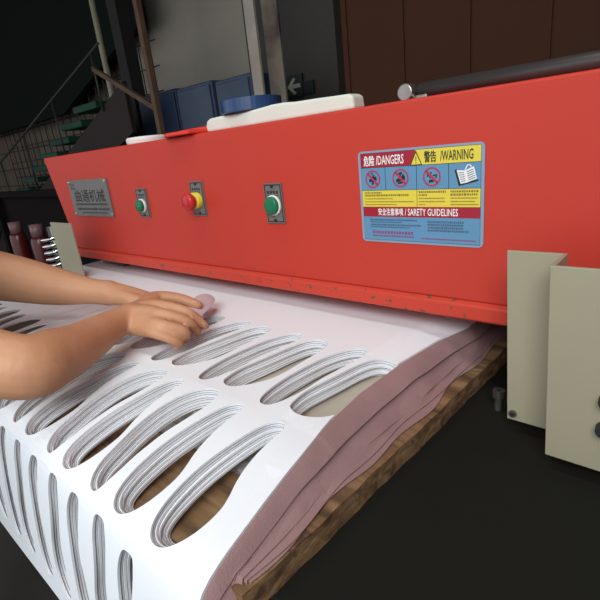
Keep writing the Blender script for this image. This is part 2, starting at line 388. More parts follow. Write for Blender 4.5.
# maker's plate
bm = BM(); box(bm, -4.90, -4.11, 2.055, 2.07, .55, .895)
y = 2.0545
text_into(bm, '曲通机械', -4.80, -4.19, .745, .115, y, 1, .012)
text_into(bm, 'DT', -4.85, -4.76, .845, .03, y, 1)
rr = random.Random(3)
def strokes(bm, x0, x1, zc, h, y, mi, rr, gap=.3, wmul=1.0):
    """a line of print too small to read, as a row of short strokes"""
    x = x0
    while x < x1:
        wd = h*wmul*(.5+rr.random()*.5)
        z = h*.5*(.75+.25*rr.random())
        vs_ = [bm.verts.new(q) for q in ((x, y, zc-z), (min(x+wd, x1), y, zc-z), (min(x+wd, x1), y, zc+z), (x, y, zc+z))]
        bm.faces.new(vs_).material_index = mi
        x += wd + h*gap
for z, h, a0, a1 in ((.665, .022, -4.82, -4.17), (.62, .026, -4.80, -4.15), (.585, .014, -4.72, -4.2), (.815, .014, -4.86, -4.75)): strokes(bm, a0, a1, z, h, y, 1, rr)
npl = part('nameplate', bm, [ALU, INK], press)
for x in (-4.875, -4.135):
    for z in (.572, .873):
        bm = BM(); tube(bm, [(x, 2.055, z), (x, 2.045, z)], [.016, .012], 10); part('rivet', bm, STEEL, npl)
# warning label
LX0, LX1, LZ0, LZ1 = -1.418, -.772, .468, .928
def fx(u): return LX0+(LX1-LX0)*u
def fz(v): return LZ1-(LZ1-LZ0)*v
bm = BM(); c = .02
pts = [(LX0+c, LZ0), (LX1-c, LZ0), (LX1-c*.3, LZ0+c*.3), (LX1, LZ0+c), (LX1, LZ1-c), (LX1-c*.3, LZ1-c*.3), (LX1-c, LZ1), (LX0+c, LZ1), (LX0+c*.3, LZ1-c*.3), (LX0, LZ1-c), (LX0, LZ0+c), (LX0+c*.3, LZ0+c*.3)]
prism(bm, pts, 'y', 2.066, 2.0702, 0)
lvl = [2.0655]
def quad(u0, u1, v0, v1, mi, d=0):
    y = 2.0655 - d*.0004
    vs_ = [bm.verts.new(q) for q in ((fx(u0), y, fz(v1)), (fx(u1), y, fz(v1)), (fx(u1), y, fz(v0)), (fx(u0), y, fz(v0)))]
    bm.faces.new(vs_).material_index = mi
def poly(P, mi, d):
    y = 2.0655 - d*.0004
    bm.faces.new([bm.verts.new((fx(u), y, fz(v))) for u, v in P]).material_index = mi
quad(.022, .978, .022, .976, 1, 0)
quad(.024, .976, .026, .972, 2, 1)                     # blue field inside a black hairline
quad(.024, .5, .026, .176, 3, 2); quad(.5, .976, .026, .176, 4, 2)
quad(.024, .976, .42, .60, 4, 2); quad(.024, .976, .60, .71, 3, 3)
for v in (.176, .42): quad(.022, .978, v-.002, v+.002, 1, 4)
for u in (.242, .505, .752): quad(u-.0018, u+.0018, .176, .42, 1, 4)
quad(.505-.0018, .505+.0018, .42, .60, 1, 4)
# header
text_into(bm, '危险', fx(.055), fx(.15), fz(.103), .05, 2.0635, 5)
text_into(bm, '/DANGERS', fx(.165), fx(.405), fz(.103), .044, 2.0635, 5)
text_into(bm, '警告', fx(.57), fx(.66), fz(.101), .05, 2.0635, 1)
text_into(bm, '/WARNING', fx(.69), fx(.925), fz(.101), .044, 2.0635, 1)
poly([(.505, .03), (.555, .178), (.455, .178)], 1, 5); poly([(.505, .055), (.545, .168), (.466, .168)], 4, 6)
quad(.502, .508, .09, .135, 1, 7); quad(.502, .508, .145, .158, 1, 7)
text_into(bm, '安全注意事项', fx(.165), fx(.385), fz(.655), .036, 2.0635, 5)
text_into(bm, '/ SARETY GUIDELINES', fx(.40), fx(.82), fz(.655), .034, 2.0635, 5)
# prohibition signs
ar = (LX1-LX0)/(LZ1-LZ0)
def ring(uc, vc, r, rin, mi, d):
    n = 28; y = 2.0655 - d*.0004
    o_ = [bm.verts.new((fx(uc)+r*math.cos(2*math.pi*k/n), y, fz(vc)+r*math.sin(2*math.pi*k/n))) for k in range(n)]
    i_ = [bm.verts.new((fx(uc)+rin*math.cos(2*math.pi*k/n), y, fz(vc)+rin*math.sin(2*math.pi*k/n))) for k in range(n)]
    for k in range(n): bm.faces.new((o_[k], o_[(k+1) % n], i_[(k+1) % n], i_[k])).material_index = mi
glyphs = [[(-.2, .5, .05, .75), (.05, .2, .1, .5), (-.5, -.35, -.05, .1), (.15, -.2, .55, .3), (-.15, -.65, .15, .05), (-.05, .0, .25, .5)],
          [(-.25, .35, .25, .65), (-.1, .1, .1, .4), (-.55, -.45, .1, .0), (.1, -.25, .6, .25), (-.35, -.65, .3, -.4), (.2, .1, .45, .45)],
          [(-.55, .0, -.3, .35), (-.3, -.15, -.05, .1), (.1, .05, .65, .25), (.4, -.15, .6, .1), (-.35, -.6, .25, -.25), (-.2, .3, .05, .5)]]
for (uc), g in zip((.128, .372, .625), glyphs):
    vc = .298; r = .044
    for (x0, z0, x1, z1) in g:
        yy = 2.0655-.0004*5
        vs_ = [bm.verts.new((fx(uc)+X*r, yy, fz(vc)+Z_*r)) for X, Z_ in ((x0, z0), (x1, z0+.08), (x1-.06, z1), (x0+.04, z1-.06))]
        bm.faces.new(vs_).material_index = 1
    ring(uc, vc, r, r*.84, 6, 6)
    d_ = r*.62; t_ = r*.09; yy = 2.0655-.0004*6
    vs_ = [bm.verts.new(q) for q in ((fx(uc)-d_-t_, yy, fz(vc)+d_-t_), (fx(uc)+d_-t_, yy, fz(vc)-d_-t_), (fx(uc)+d_+t_, yy, fz(vc)-d_+t_), (fx(uc)-d_+t_, yy, fz(vc)+d_+t_))]
    bm.faces.new(vs_).material_index = 6
# open book
poly([(.795, .245), (.825, .395), (.955, .355), (.965, .335), (.845, .37), (.81, .235)], 1, 5)
poly([(.81, .245), (.868, .25), (.882, .365), (.838, .375)], 5, 6); poly([(.868, .25), (.93, .215), (.952, .33), (.882, .365)], 5, 6)
for k in range(5):
    poly([(.822+k*.005, .268+k*.02), (.862+k*.003, .268+k*.019), (.862+k*.003, .275+k*.019), (.822+k*.005, .275+k*.02)], 7, 7)
    poly([(.88+k*.003, .262+k*.019), (.925+k*.004, .238+k*.019), (.926+k*.004, .245+k*.019), (.881+k*.003, .269+k*.019)], 7, 7)
poly([(.865, .245), (.885, .195), (.91, .2), (.915, .22), (.908, .222), (.903, .207), (.889, .204), (.873, .247)], 5, 7)
# small print
def lines(u0, rows, mi):
    for v, u1, h in rows: strokes(bm, fx(u0), fx(u1), fz(v), h, 2.0640, mi, rr, .28)
lines(.045, [(.447, .2, .0085), (.475, .44, .011), (.512, .3, .006), (.545, .48, .006), (.575, .33, .006)], 8)
lines(.52, [(.447, .73, .0105), (.478, .585, .010), (.512, .72, .006), (.545, .725, .006), (.575, .57, .006)], 8)
lines(.765, [(.447, .965, .0115), (.478, .955, .0115), (.512, .96, .006), (.545, .94, .006), (.575, .965, .006)], 8)
lines(.085, [(.745, .50, .009), (.77, .37, .006), (.80, .53, .009), (.825, .44, .006)], 7)
lines(.585, [(.755, .86, .010), (.785, .86, .010), (.815, .86, .010), (.845, .90, .010)], 7)
lines(.10, [(.885, .47, .016), (.925, .47, .009)], 9)
lines(.53, [(.935, .95, .007)], 9)
part('warning_label', bm, [L_RIM, INK, L_BLUE, L_RED, L_YEL, L_WHT, L_SIGN, L_TXT, L_TXY, L_PUR], press)

# ================================================================ TABLE BOARDS
bm = BM()
nx = 40
prof = []
for k in range(nx+1):
    y = .54+(2.9-.54)*k/nx
    prof.append((-.83+.042*(y-.95)+.002*math.sin(y*9)+.0025*math.sin(y*31), y))
prism(bm, prof+[(-5.15, 2.9), (-5.15, .54)], 'z', -.264, -.172, 0)
tag(finish('wooden_board', bm, PLY), 'rough brown plywood board under the sheet stack on the dark bed', 'board')
bm = BM(); box(bm, -5.1, -.97, 1.0, 2.88, -.172, -.103)
tag(finish('cutting_pad', bm, PAD, bevel=.008), 'beige cutting pad seen through the far row of cut-outs', 'cutting pad')
# clear film lying crumpled on the board
bm = BM()
fr = random.Random(5); N, M_ = 36, 10; vg = []
for i in range(N+1):
    row = []
    for j in range(M_+1):
        x = -1.0-i*(3.6/N); y = .87+.13*j/M_+.02*math.sin(i*1.3+j)
        row.append(bm.verts.new((x, y, -.166+.012*fr.random())))
    vg.append(row)
for i in range(N):
    for j in range(M_): bm.faces.new((vg[i][j], vg[i+1][j], vg[i+1][j+1], vg[i][j+1]))
fo = finish('plastic_film', bm, FILM, smooth=True); tag(fo, 'crumpled clear plastic film between the sheets and the wooden board', 'film')
sm = fo.modifiers.new('solid', 'SOLIDIFY'); sm.thickness = .0006

# ================================================================ FOAM SHEETS WITH INSOLE CUT-OUTS
K = [(3.2, 0), (1.6, 0), (1.1, 0), (1.0, -.002), (.9, -.009), (.75, -.03), (.6, -.055), (.52, -.075), (.475, -.1), (.445, -.14), (.425, -.2), (.405, -.3), (.375, -.5), (.33, -.9), (.3, -1.2)]
DR = chaikin(K, 3, closed=False)
DV = [3.2]
for a, b in zip(DR[:-1], DR[1:]): DV.append(DV[-1]-math.hypot(a[0]-b[0], a[1]-b[1]))
def drape(v, off):
    """surface point and offset by off along the inward normal"""
    lo, hi = 0, len(DV)-1
    while hi-lo > 1:
        mid = (lo+hi)//2
        if DV[mid] > v: lo = mid
        else: hi = mid
    t = (DV[lo]-v)/(DV[lo]-DV[hi]); t = max(0, min(1, t))
    a, b = DR[lo], DR[hi]
    y = a[0]+(b[0]-a[0])*t; z = a[1]+(b[1]-a[1])*t
    # smooth normal
    a, b = DR[max(0, lo-3)], DR[min(len(DR)-1, hi+3)]
    dy, dz = b[0]-a[0], b[1]-a[1]; L = math.hypot(dy, dz)
    ny, nz = -dz/L, dy/L       # inward (down / away from viewer)
    return y+ny*off, z+nz*off
H1 = [(-1.182, 1.137), (-1.206, 1.153), (-1.218, 1.198), (-1.226, 1.282), (-1.209, 1.374), (-1.188, 1.485), (-1.170, 1.598), (-1.140, 1.691), (-1.093, 1.733), (-1.02, 1.725), (-.998, 1.696), (-.992, 1.632), (-.992, 1.533), (-.993, 1.453), (-.994, 1.333), (-1.017, 1.252), (-1.059, 1.186), (-1.112, 1.135), (-1.153, 1.125)]
H2 = [(-1.368, 1.161), (-1.385, 1.303), (-1.375, 1.45), (-1.352, 1.596), (-1.3, 1.706), (-1.25, 1.745), (-1.207, 1.738), (-1.187, 1.68), (-1.195, 1.62), (-1.215, 1.498), (-1.230, 1.387), (-1.228, 1.279), (-1.246, 1.181), (-1.277, 1.105), (-1.335, 1.10)]
HB = [(-1.364, .447), (-1.415, .446), (-1.445, .477), (-1.464, .535), (-1.478, .61), (-1.485, .714), (-1.475, .813), (-1.45, .951), (-1.431, 1.02), (-1.39, 1.058), (-1.348, 1.045), (-1.345, .925), (-1.333, .827), (-1.312, .75), (-1.285, .69), (-1.27, .637), (-1.275, .547), (-1.306, .484)]
HC = [(-1.58, .448), (-1.555, .461), (-1.537, .501), (-1.532, .554), (-1.540, .621), (-1.541, .67), (-1.542, .761), (-1.525, .85), (-1.515, .93), (-1.518, 1.0), (-1.545, 1.062), (-1.59, 1.08), (-1.655, 1.05), (-1.70, .978), (-1.72, .88), (-1.72, .8), (-1.71, .722), (-1.684, .629), (-1.669, .558), (-1.641, .491), (-1.612, .455)]
def squeeze(P, f, dx=0, dv=0, lean=0):
    c = sum(p[0] for p in P)/len(P)
    return [(c+(p[0]-c)*f+dx+lean*(p[1]-.75), p[1]+dv) for p in P]
holes = []; row1 = []
for n in range(9):
    for P in (H1, H2):
        row1.append(squeeze(P, .97, -.42*n))
row2 = []
base = [(HB, .235)]+[(P, -.405*n) for n in range(9) for P in (HB, HC)]
for P, dx in base: row2.append(squeeze(P, .95, dx+(-.018 if P is HB and dx < 0 else (.012 if P is HC else 0))))
row3 = []
def row3shape(xc, vt, k):
    L = .63; P = []
    ws = [(.0, .022), (.03, .040), (.15, .052), (.3, .046), (.45, .044), (.6, .056), (.78, .066), (.9, .055), (.98, .025)]
    s = 1 if k % 2 else -1
    lean = lambda q: -.03*math.sin(q*3.0)*1.2+.012*s*math.sin(q*6.28)
    for q, wd in ws: P.append((xc+wd+lean(q), vt-q*L))
    for q, wd in reversed(ws): P.append((xc-wd+lean(q), vt-q*L))
    return P
for k in range(18): row3.append(row3shape(-1.285-.2*k, .395 if k else .36, k))
BLANKS = [i for i, P in enumerate(row1) if sum(p[0] for p in P)/len(P) < -3.15]
holes = [chaikin(P, 2) for P in row1+row2+row3]
XE = [(3.0, -.90), (2.29, -.928), (2.076, -.988), (1.748, -1.034), (1.434, -1.048), (1.2, -1.03), (.969, -.986), (.789, -.962), (.633, -.94), (.5, -.925), (.3, -.93), (-.5, -.94)]
def xe(v):
    for (a, xa), (b, xb) in zip(XE[:-1], XE[1:]):
        if v >= b:
            t = (a-v)/(a-b); t = max(0, min(1, t)); t = t*t*(3-2*t) if False else t
            return xa+(xb-xa)*t
    return XE[-1][1]
VT, VB, XL = 2.86, -.31, -5.12
outer = []
for k in range(80): v = VT+(VB-VT)*k/80; outer.append((xe(v), v))
for k in range(60): outer.append((xe(VB)+(XL-xe(VB))*k/60, VB))
for k in range(50): outer.append((XL, VB+(VT-VB)*k/50))
for k in range(60): outer.append((XL+(xe(VT)-XL)*k/60, VT))
def inside(p, P):
    c = False; n = len(P); x, y = p; j = n-1
    for i in range(n):
        if (P[i][1] > y) != (P[j][1] > y) and x < (P[j][0]-P[i][0])*(y-P[i][1])/(P[j][1]-P[i][1])+P[i][0]: c = not c
        j = i
    return c
boxes = [(min(p[0] for p in P), max(p[0] for p in P), min(p[1] for p in P), max(p[1] for p in P)) for P in holes]
pts = [Vector(p) for p in outer]; edges = [(i, (i+1) % len(outer)) for i in range(len(outer))]
for P in holes:
    s0 = len(pts); pts += [Vector(p) for p in P]; edges += [(s0+i, s0+(i+1) % len(P)) for i in range(len(P))]
gx = XL+.04
def nearh(x, v):
    for P, (a, b, c, d) in zip(holes, boxes):
        if a-.015 < x < b+.015 and c-.015 < v < d+.015:
            if inside((x, v), P): return True
            if any((x-p[0])**2+(v-p[1])**2 < .012**2 for p in P): return True
    return False
vrows = []
v = VT-.05
while v > VB+.02:
    vrows.append(v); v -= (.06 if v > 1.1 else .035)
for v in vrows:
    x = gx
    while x < xe(v)-.03:
        if not nearh(x, v): pts.append(Vector((x, v)))
        x += .06
co, _, fc, _, _, _ = geometry.delaunay_2d_cdt(pts, edges, [], 0, 1e-5)
tri = []
for f in fc:
    cx = sum(co[i].x for i in f)/len(f); cv = sum(co[i].y for i in f)/len(f)
    if not inside((cx, cv), outer): continue
    bad = False
    for P, (a, b, c, d) in zip(holes, boxes):
        if a < cx < b and c < cv < d and inside((cx, cv), P): bad = True; break
    if not bad: tri.append(tuple(f))
used = sorted({i for f in tri for i in f}); remap = {i: k for k, i in enumerate(used)}
co = [(co[i].x, co[i].y) for i in used]; tri = [tuple(remap[i] for i in f) for f in tri]
ecount = {}
for f in tri:
    for a, b in zip(f, f[1:]+f[:1]): ecount[(a, b)] = ecount.get((a, b), 0)+1
rim = [(a, b) for (a, b) in ecount if (b, a) not in ecount]
NL = 8; TH = .0116
FO = .0097
lay = random.Random(11)
def smoothstep(a, b, x): t = max(0, min(1, (x-a)/(b-a))); return t*t*(3-2*t)
def layer_shift(k, x, v, pr):
    """sideways slip of layer k at flat position x, v"""
    if k == 0: return 0.0, 0.0
    q = k/NL
    s = pr['a'] + pr['b']*math.sin(v*4.5+pr['p']) + pr['c']*math.sin(x*3.1+v*2+pr['q'])
    row = 0.0
    if .4 < v < 1.08: row = math.sin((v-.4)/.68*math.pi)
    elif 1.1 < v < 1.76: row = .55*math.sin((v-1.1)/.66*math.pi)
    elif v < .38: row = -.8*smoothstep(.38, .1, v)
    dx = s*.5 + q*(.008*row)
    dx += .0018*min(k, 4)*max(0, row)
    return dx, pr['d']
names_ord = ['second', 'third', 'fourth', 'fifth', 'sixth', 'seventh', 'eighth', 'ninth', 'tenth']
def sheet(k):
    pr = dict(a=lay.uniform(-.010, .010), b=lay.uniform(.002, .008), c=lay.uniform(.002, .008), p=lay.uniform(0, 6), q=lay.uniform(0, 6), d=lay.uniform(-.004, .004))
    def at(x, v, off):
        dx, dv = layer_shift(k, x, v, pr)
        # a gentle swell of the whole stack, and the slump of its right edge
        y, z = drape(v+dv, off)
        sw_ = .004*math.sin(x*5+v*3)*(1 if v < 1.1 else .3)
        sl = -.028*smoothstep(-.16, .0, x-xe(v))
        return (x+dx, y, z+sw_*(1-k/NL)+sl)
    def shell(o0, o1, mi=0):
        bm = BM()
        A = [bm.verts.new(at(x, v, o0)) for x, v in co]; B = [bm.verts.new(at(x, v, o1)) for x, v in co]
        for f in tri:
            bm.faces.new([A[i] for i in f]); bm.faces.new([B[i] for i in reversed(f)])
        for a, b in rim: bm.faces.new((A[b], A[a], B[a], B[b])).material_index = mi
        return bm, at
    o0 = k*TH
    bm, _ = shell(o0, o0+FO)
    s = finish('foam_sheet', bm, FOAM, origin=(-3, 1.6, -.1))
    if k == 0: lb = 'topmost white foam sheet with rows of insole-shaped cut-outs'
    elif k == NL-1: lb = 'lowest white foam sheet, resting on the beige pad'
    else: lb = names_ord[k-1]+' white foam sheet counted down from the top of the stack'
    tag(s, lb, 'foam sheet', 'stacked foam sheets with insole cut-outs')
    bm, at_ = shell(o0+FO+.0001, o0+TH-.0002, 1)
    # selvedge: the backing runs out beyond the foam along the right edge and slumps
    frac = {0: .45, 3: .68, 5: .86, 7: 1.0}.get(k, None)
    ruff = {0: .002, 3: .004, 5: .007, 7: .012}.get(k, .001)
    ph = k*1.7
    NV = 150; NH = 10; g = []
    for i in range(NV+1):
        v = VT+(VB-VT)*i/NV
        if v < .1: break
        x0, y0, z0 = at_(xe(v), v, o0+FO)
        full = max(.06, -.862+.035*smoothstep(1.0, 2.0, v)-xe(v))
        wv = math.sin(v*6.1+ph)*.5+math.sin(v*11+ph*.7)*.35
        W_ = full*frac*(1+.05*wv*(1 if k < 7 else 1.6)) if frac else .035
        row = []
        for j in range(NH+1):
            h = W_*j/NH; t = j/NH; u_ = h/full
            z = z0 - (.150-.0105*k)*(u_**1.35)*(1 if v > .54 else 1) + ruff*math.sin(v*16+ph+math.sin(v*7)*1.5)*t*t
            if k == 7: z = z0 + .028*math.sin(u_*math.pi)*(.6+.4*wv) - .075*u_**2.2
            if k == 5: z += .012*math.sin(min(1, t)*math.pi)
            z -= .0012*k
            zmin = -.168 if v > .54 else -9
            z = max(z, zmin + .003*(NL-k))
            row.append((x0+h+ruff*.8*math.sin(v*13+ph*2)*t, y0, z))
        g.append(row)
    th = .0022
    VA = [[bm.verts.new(q) for q in row] for row in g]; VBm = [[bm.verts.new((q[0], q[1], q[2]-th)) for q in row] for row in g]
    for i in range(len(g)-1):
        for j in range(NH):
            bm.faces.new((VA[i][j], VA[i+1][j], VA[i+1][j+1], VA[i][j+1])); bm.faces.new((VBm[i][j], VBm[i][j+1], VBm[i+1][j+1], VBm[i+1][j]))
        bm.faces.new((VA[i][NH], VA[i+1][NH], VBm[i+1][NH], VBm[i][NH]))
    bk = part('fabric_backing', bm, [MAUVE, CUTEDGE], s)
    tag(bk, 'mauve fabric backing running out past the foam', None)
    for p in bk.data.polygons: p.use_smooth = False
    return s
for k in range(NL): sheet(k)

# cut insoles still lying in the sheet
cut = BM
where = ['first', 'second', 'third', 'fourth', 'fifth', 'sixth', 'seventh', 'eighth', 'ninth', 'tenth']
for q, i in enumerate(BLANKS):
    P = chaikin(squeeze(row1[i], .93), 2)
    bm = BM(); prism(bm, P, 'z', -.0075*1, .0005)
    bm2 = bm
    for v in bm.verts: pass
    o = finish('cut_insole', bm, FOAM)
    tag(o, 'white cut insole still lying in the sheet beyond the arms, %s from the right' % where[min(q, 9)], 'insole', 'cut insoles left in the sheet')
    bm = BM(); prism(bm, P, 'z', -.104, -.0078); part('stacked_layers', bm, FOAM, o)

DARKFILL = mat('grey_brown_fill', (0.16, 0.14, 0.115), 0.85, spec=0.1, var=(0.13, 0.115, 0.095), scale=10)  # dark fill for the far-left near-row cut-outs, placed so the slots read dark
q = 0
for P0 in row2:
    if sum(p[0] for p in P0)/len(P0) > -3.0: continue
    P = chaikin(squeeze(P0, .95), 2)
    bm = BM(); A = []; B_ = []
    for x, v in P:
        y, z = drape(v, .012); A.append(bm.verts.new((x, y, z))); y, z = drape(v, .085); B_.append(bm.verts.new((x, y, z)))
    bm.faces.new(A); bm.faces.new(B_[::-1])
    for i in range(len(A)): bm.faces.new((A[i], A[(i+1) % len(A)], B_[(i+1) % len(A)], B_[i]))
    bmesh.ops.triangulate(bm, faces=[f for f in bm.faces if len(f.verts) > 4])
    o = finish('cutout_fill', bm, DARKFILL)
    tag(o, 'dark grey-brown fill sunk in its cut-out between the forearms, %s from the right' % where[min(q, 9)], 'insole', 'grey-brown fills in the near row'); q += 1

# the insole between the fingers
e = BM()
L = []
path = [(-2.20, 1.30, .075), (-2.24, 1.40, .10), (-2.30, 1.50, .115), (-2.37, 1.61, .125), (-2.44, 1.71, .125), (-2.50, 1.785, .115)]
ws = [.05, .055, .06, .07, .068, .04]
up = []; dn = []
for (p, wd) in zip(path, ws):
    px_, py_, pz = p; d = Vector((.83, .55, -.35)).normalized()
    row = []
    for s_ in (-1, -.5, 0, .5, 1):
        q = Vector(p)+d*wd*s_; q.z += -.012*s_*s_
        row.append(q)
    up.append([e.verts.new(q) for q in row]); dn.append([e.verts.new(q-Vector((0, 0, .006))) for q in row])
for i in range(len(up)-1):
    for j in range(4):
        e.faces.new((up[i][j], up[i+1][j], up[i+1][j+1], up[i][j+1])); e.faces.new((dn[i][j], dn[i][j+1], dn[i+1][j+1], dn[i+1][j]))
    e.faces.new((up[i][0], dn[i][0], dn[i+1][0], up[i+1][0])); e.faces.new((up[i][4], up[i+1][4], dn[i+1][4], dn[i][4]))
e.faces.new([up[-1][j] for j in range(5)]+[dn[-1][j] for j in range(4, -1, -1)]); e.faces.new([dn[0][j] for j in range(5)]+[up[0][j] for j in range(4, -1, -1)])
o = finish('lifted_insole', e, PINK, smooth=True); tag(o, 'pale mauve cut insole pinched between thumb and fingers', 'insole')
sd = o.modifiers.new('sub', 'SUBSURF'); sd.levels = 2; sd.render_levels = 2

# ================================================================ THINGS ON TOP OF THE BEAM
bm = BM(); tube(bm, [(-3.73, 2.32, 1.139), (-3.73, 2.32, 1.185), (-3.73, 2.32, 1.195)], [.175, .18, .165], 40)
tag(finish('round_lid', bm, WHITEP, bevel=.01), 'flat round white lid on top of the beam, above the green button', 'lid')
bm = BM(); prism(bm, [(-3.16, 2.26), (-3.08, 2.05), (-2.98, 2.0), (-2.74, 2.02), (-2.72, 2.26)], 'z', 1.142, 1.168)
box(bm, -3.16, -2.72, 2.24, 2.27, 1.142, 1.19)
tag(finish('red_tray', bm, mat('red_plastic', (0.75, 0.045, 0.025), 0.35), bevel=.008), 'red plastic tray poking over the top edge of the beam', 'tray')
FB = mat('cream_white_foam', (0.74, 0.75, 0.66), 0.6, var=(0.68, 0.69, 0.60), scale=6, bump=.2, bscale=30)
bm = BM()
prof = [(-2.76, 1.1395), (-2.765, 1.18), (-2.75, 1.213), (-2.71, 1.226), (-2.60, 1.228), (-2.45, 1.226), (-2.33, 1.225), (-2.2, 1.232), (-2.1, 1.238), (-2.0, 1.237), (-1.9, 1.229), (-1.75, 1.226), (-1.62, 1.221), (-1.52, 1.218), (-1.49, 1.205), (-1.485, 1.1395)]
prism(bm, [(q[0]*.965-.055, q[1]) for q in prof], 'y', 2.16, 2.27)
tag(finish('foam_block', bm, FB, bevel=.015, segs=3), 'long cream-white foam slab lying on top of the red beam', 'foam slab')
e = empty('tape_roll', (-2.26, 2.36, 1.23)); tag(e, 'roll of dark blue tape on top of the cream-white foam slab', 'tape')
bm = BM(); n = 40
def ringsolid(bm, c, ro, ri, z0, z1):
    R_ = [[bm.verts.new((c[0]+r*math.cos(2*math.pi*k/n), c[1]+r*math.sin(2*math.pi*k/n), z)) for k in range(n)] for r, z in ((ro, z0), (ro, z1), (ri, z1), (ri, z0))]
    for a in range(4):
        A_, B_ = R_[a], R_[(a+1) % 4]
        for k in range(n): bm.faces.new((A_[k], A_[(k+1) % n], B_[(k+1) % n], B_[k]))
ringsolid(bm, (-2.40, 2.31), .20, .13, 1.232, 1.312); part('tape', bm, mat('blue_tape', (0.02, 0.055, 0.15), 0.3, spec=.6), e, bevel=.004)
bm = BM(); ringsolid(bm, (-2.40, 2.31), .128, .11, 1.230, 1.316); part('core', bm, mat('cardboard', (0.33, 0.24, 0.14), 0.8), e)

# ================================================================ MACHINE PARTS BESIDE THE PRESS (far left)
CYR = mat('dark_red_enamel', (0.09, 0.007, 0.008), 0.3, spec=.6)
for (x, y, lb) in ((-9.45, 2.85, 'dark red gas bottle further left, beyond the press end'), (-8.3, 2.8, 'dark red gas bottle nearer the cream guard of the press')):
    e = empty('gas_bottle', (x, y, FL)); tag(e, lb, 'gas bottle', 'dark red bottles')
    bm = BM(); tube(bm, [(x, y, FL), (x, y, -.12), (x, y, -.03), (x, y, .02)], [.14, .14, .13, .11], 24); part('body', bm, CYR, e, smooth=True)
    bm = BM(); tube(bm, [(x, y, .02), (x, y, .22)], [.10, .10], 16); part('cap', bm, mat('pink_cap_highlight', (0.20, 0.11, 0.12), 0.35), e, smooth=True)  # pinkish reflection on the bottle top, painted in as the cap colour
e = empty('adjusting_spring', (-6.2, 2.25, -.9)); tag(e, 'shiny coiled steel spring on its rod beside the cream guard', 'spring')
bm = BM(); pp = []
for k in range(150):
    t = k/12*2*math.pi; pp.append((-6.18+.13*math.cos(t), 2.25+.13*math.sin(t), -.75+k*.0068))
tube(bm, pp, .028, 7); part('coil', bm, CHROME, e, smooth=True)
bm = BM(); tube(bm, [(-6.18, 2.25, FL), (-6.18, 2.25, .36)], .05, 12); part('rod', bm, STEEL, e, smooth=True)
bm = BM(); box(bm, -13, -5.75, 3.6, 3.75, .56, .68); box(bm, -13, -12.8, 3.6, 3.75, FL, .56); box(bm, -6.0, -5.8, 3.6, 3.75, FL, .56); box(bm, -13, -5.8, 3.75, 3.8, FL, .56)
tag(finish('dark_screen_rail', bm, mat('near_black', (0.008, 0.0055, 0.005), 0.8, spec=0.08)), 'low dark panel with a top rail left of the press', 'panel')

# ================================================================ THE WORKER
def capsule_chain(bm, pts, rs, n=18, sub=6):
    P = [Vector(p) for p in pts]
    for (a, b, ra, rb) in zip(P[:-1], P[1:], rs[:-1], rs[1:]):
        d = b-a; L = d.length
        k = max(2, int(L/(min(ra, rb)*.7)))
        # tapered capsule: cone with rounded ends
        dirn = d.normalized(); ring = []; rr_ = []
        for i in range(5): ang = math.pi/2*(1-i/4); ring.append(a-dirn*ra*math.sin(ang)); rr_.append(max(ra*math.cos(ang), .001))
        for i in range(1, sub): t = i/sub; ring.append(a+d*t); rr_.append(ra+(rb-ra)*t)
        for i in range(5): ang = math.pi/2*i/4; ring.append(b+dirn*rb*math.sin(ang)); rr_.append(max(rb*math.cos(ang), .001))
        tube(bm, ring, rr_, n)
def cspline(P, sub=5):
    """Catmull-Rom through points with radius as 4th value"""
    Q = []; n = len(P)
    for i in range(n-1):
        p0, p1, p2, p3 = P[max(i-1, 0)], P[i], P[i+1], P[min(i+2, n-1)]
        for s_ in range(sub):
            t = s_/sub
            Q.append(tuple(.5*((2*p1[c])+(-p0[c]+p2[c])*t+(2*p0[c]-5*p1[c]+4*p2[c]-p3[c])*t*t+(-p0[c]+3*p1[c]-3*p2[c]+p3[c])*t**3) for c in range(4)))
    Q.append(tuple(P[-1])); return Q
def limb(bm, P, sub=4, n=18):
    Q = cspline(P, sub); capsule_chain(bm, [q[:3] for q in Q], [max(q[3], .005) for q in Q], n, 2)
def remesh(bm, voxel, smooth_it=6):
    bmesh.ops.recalc_face_normals(bm, faces=bm.faces)
    me = bpy.data.meshes.new('tmp'); bm.to_mesh(me); bm.free()
    o = bpy.data.objects.new('tmp', me); col.objects.link(o)
    r = o.modifiers.new('r', 'REMESH'); r.mode = 'VOXEL'; r.voxel_size = voxel; r.use_smooth_shade = True
    s_ = o.modifiers.new('s', 'SMOOTH'); s_.factor = .5; s_.iterations = smooth_it
    dg = bpy.context.evaluated_depsgraph_get(); me2 = bpy.data.meshes.new_from_object(o.evaluated_get(dg))
    bpy.data.objects.remove(o); bpy.data.meshes.remove(me)
    out = BM(); out.from_mesh(me2); bpy.data.meshes.remove(me2)
    return out
worker = empty('person', (-3.0, -.75, FL))
tag(worker, 'person in dark clothes with bare forearms reaching over the sheets, pinching a cut insole', 'person')
ARM_R = [(-2.70, .08, .74, .19), (-2.56, .17, .54, .17), (-2.32, .375, .305, .148), (-2.125, .52, .225, .140), (-2.15, .625, .21, .136), (-2.22, .775, .192, .117), (-2.345, .985, .182, .092), (-2.393, 1.095, .18, .082), (-2.40, 1.17, .18, .082)]
body = BM()
# right arm
limb(body, ARM_R)
# left arm
limb(body, [(-3.55, .12, .82, .20), (-3.70, .35, .65, .19), (-3.76, .62, .475, .185), (-3.64, .81, .41, .175), (-3.44, .965, .345, .155), (-3.2, 1.105, .28, .125), (-2.99, 1.235, .235, .085), (-2.90, 1.30, .215, .085)])
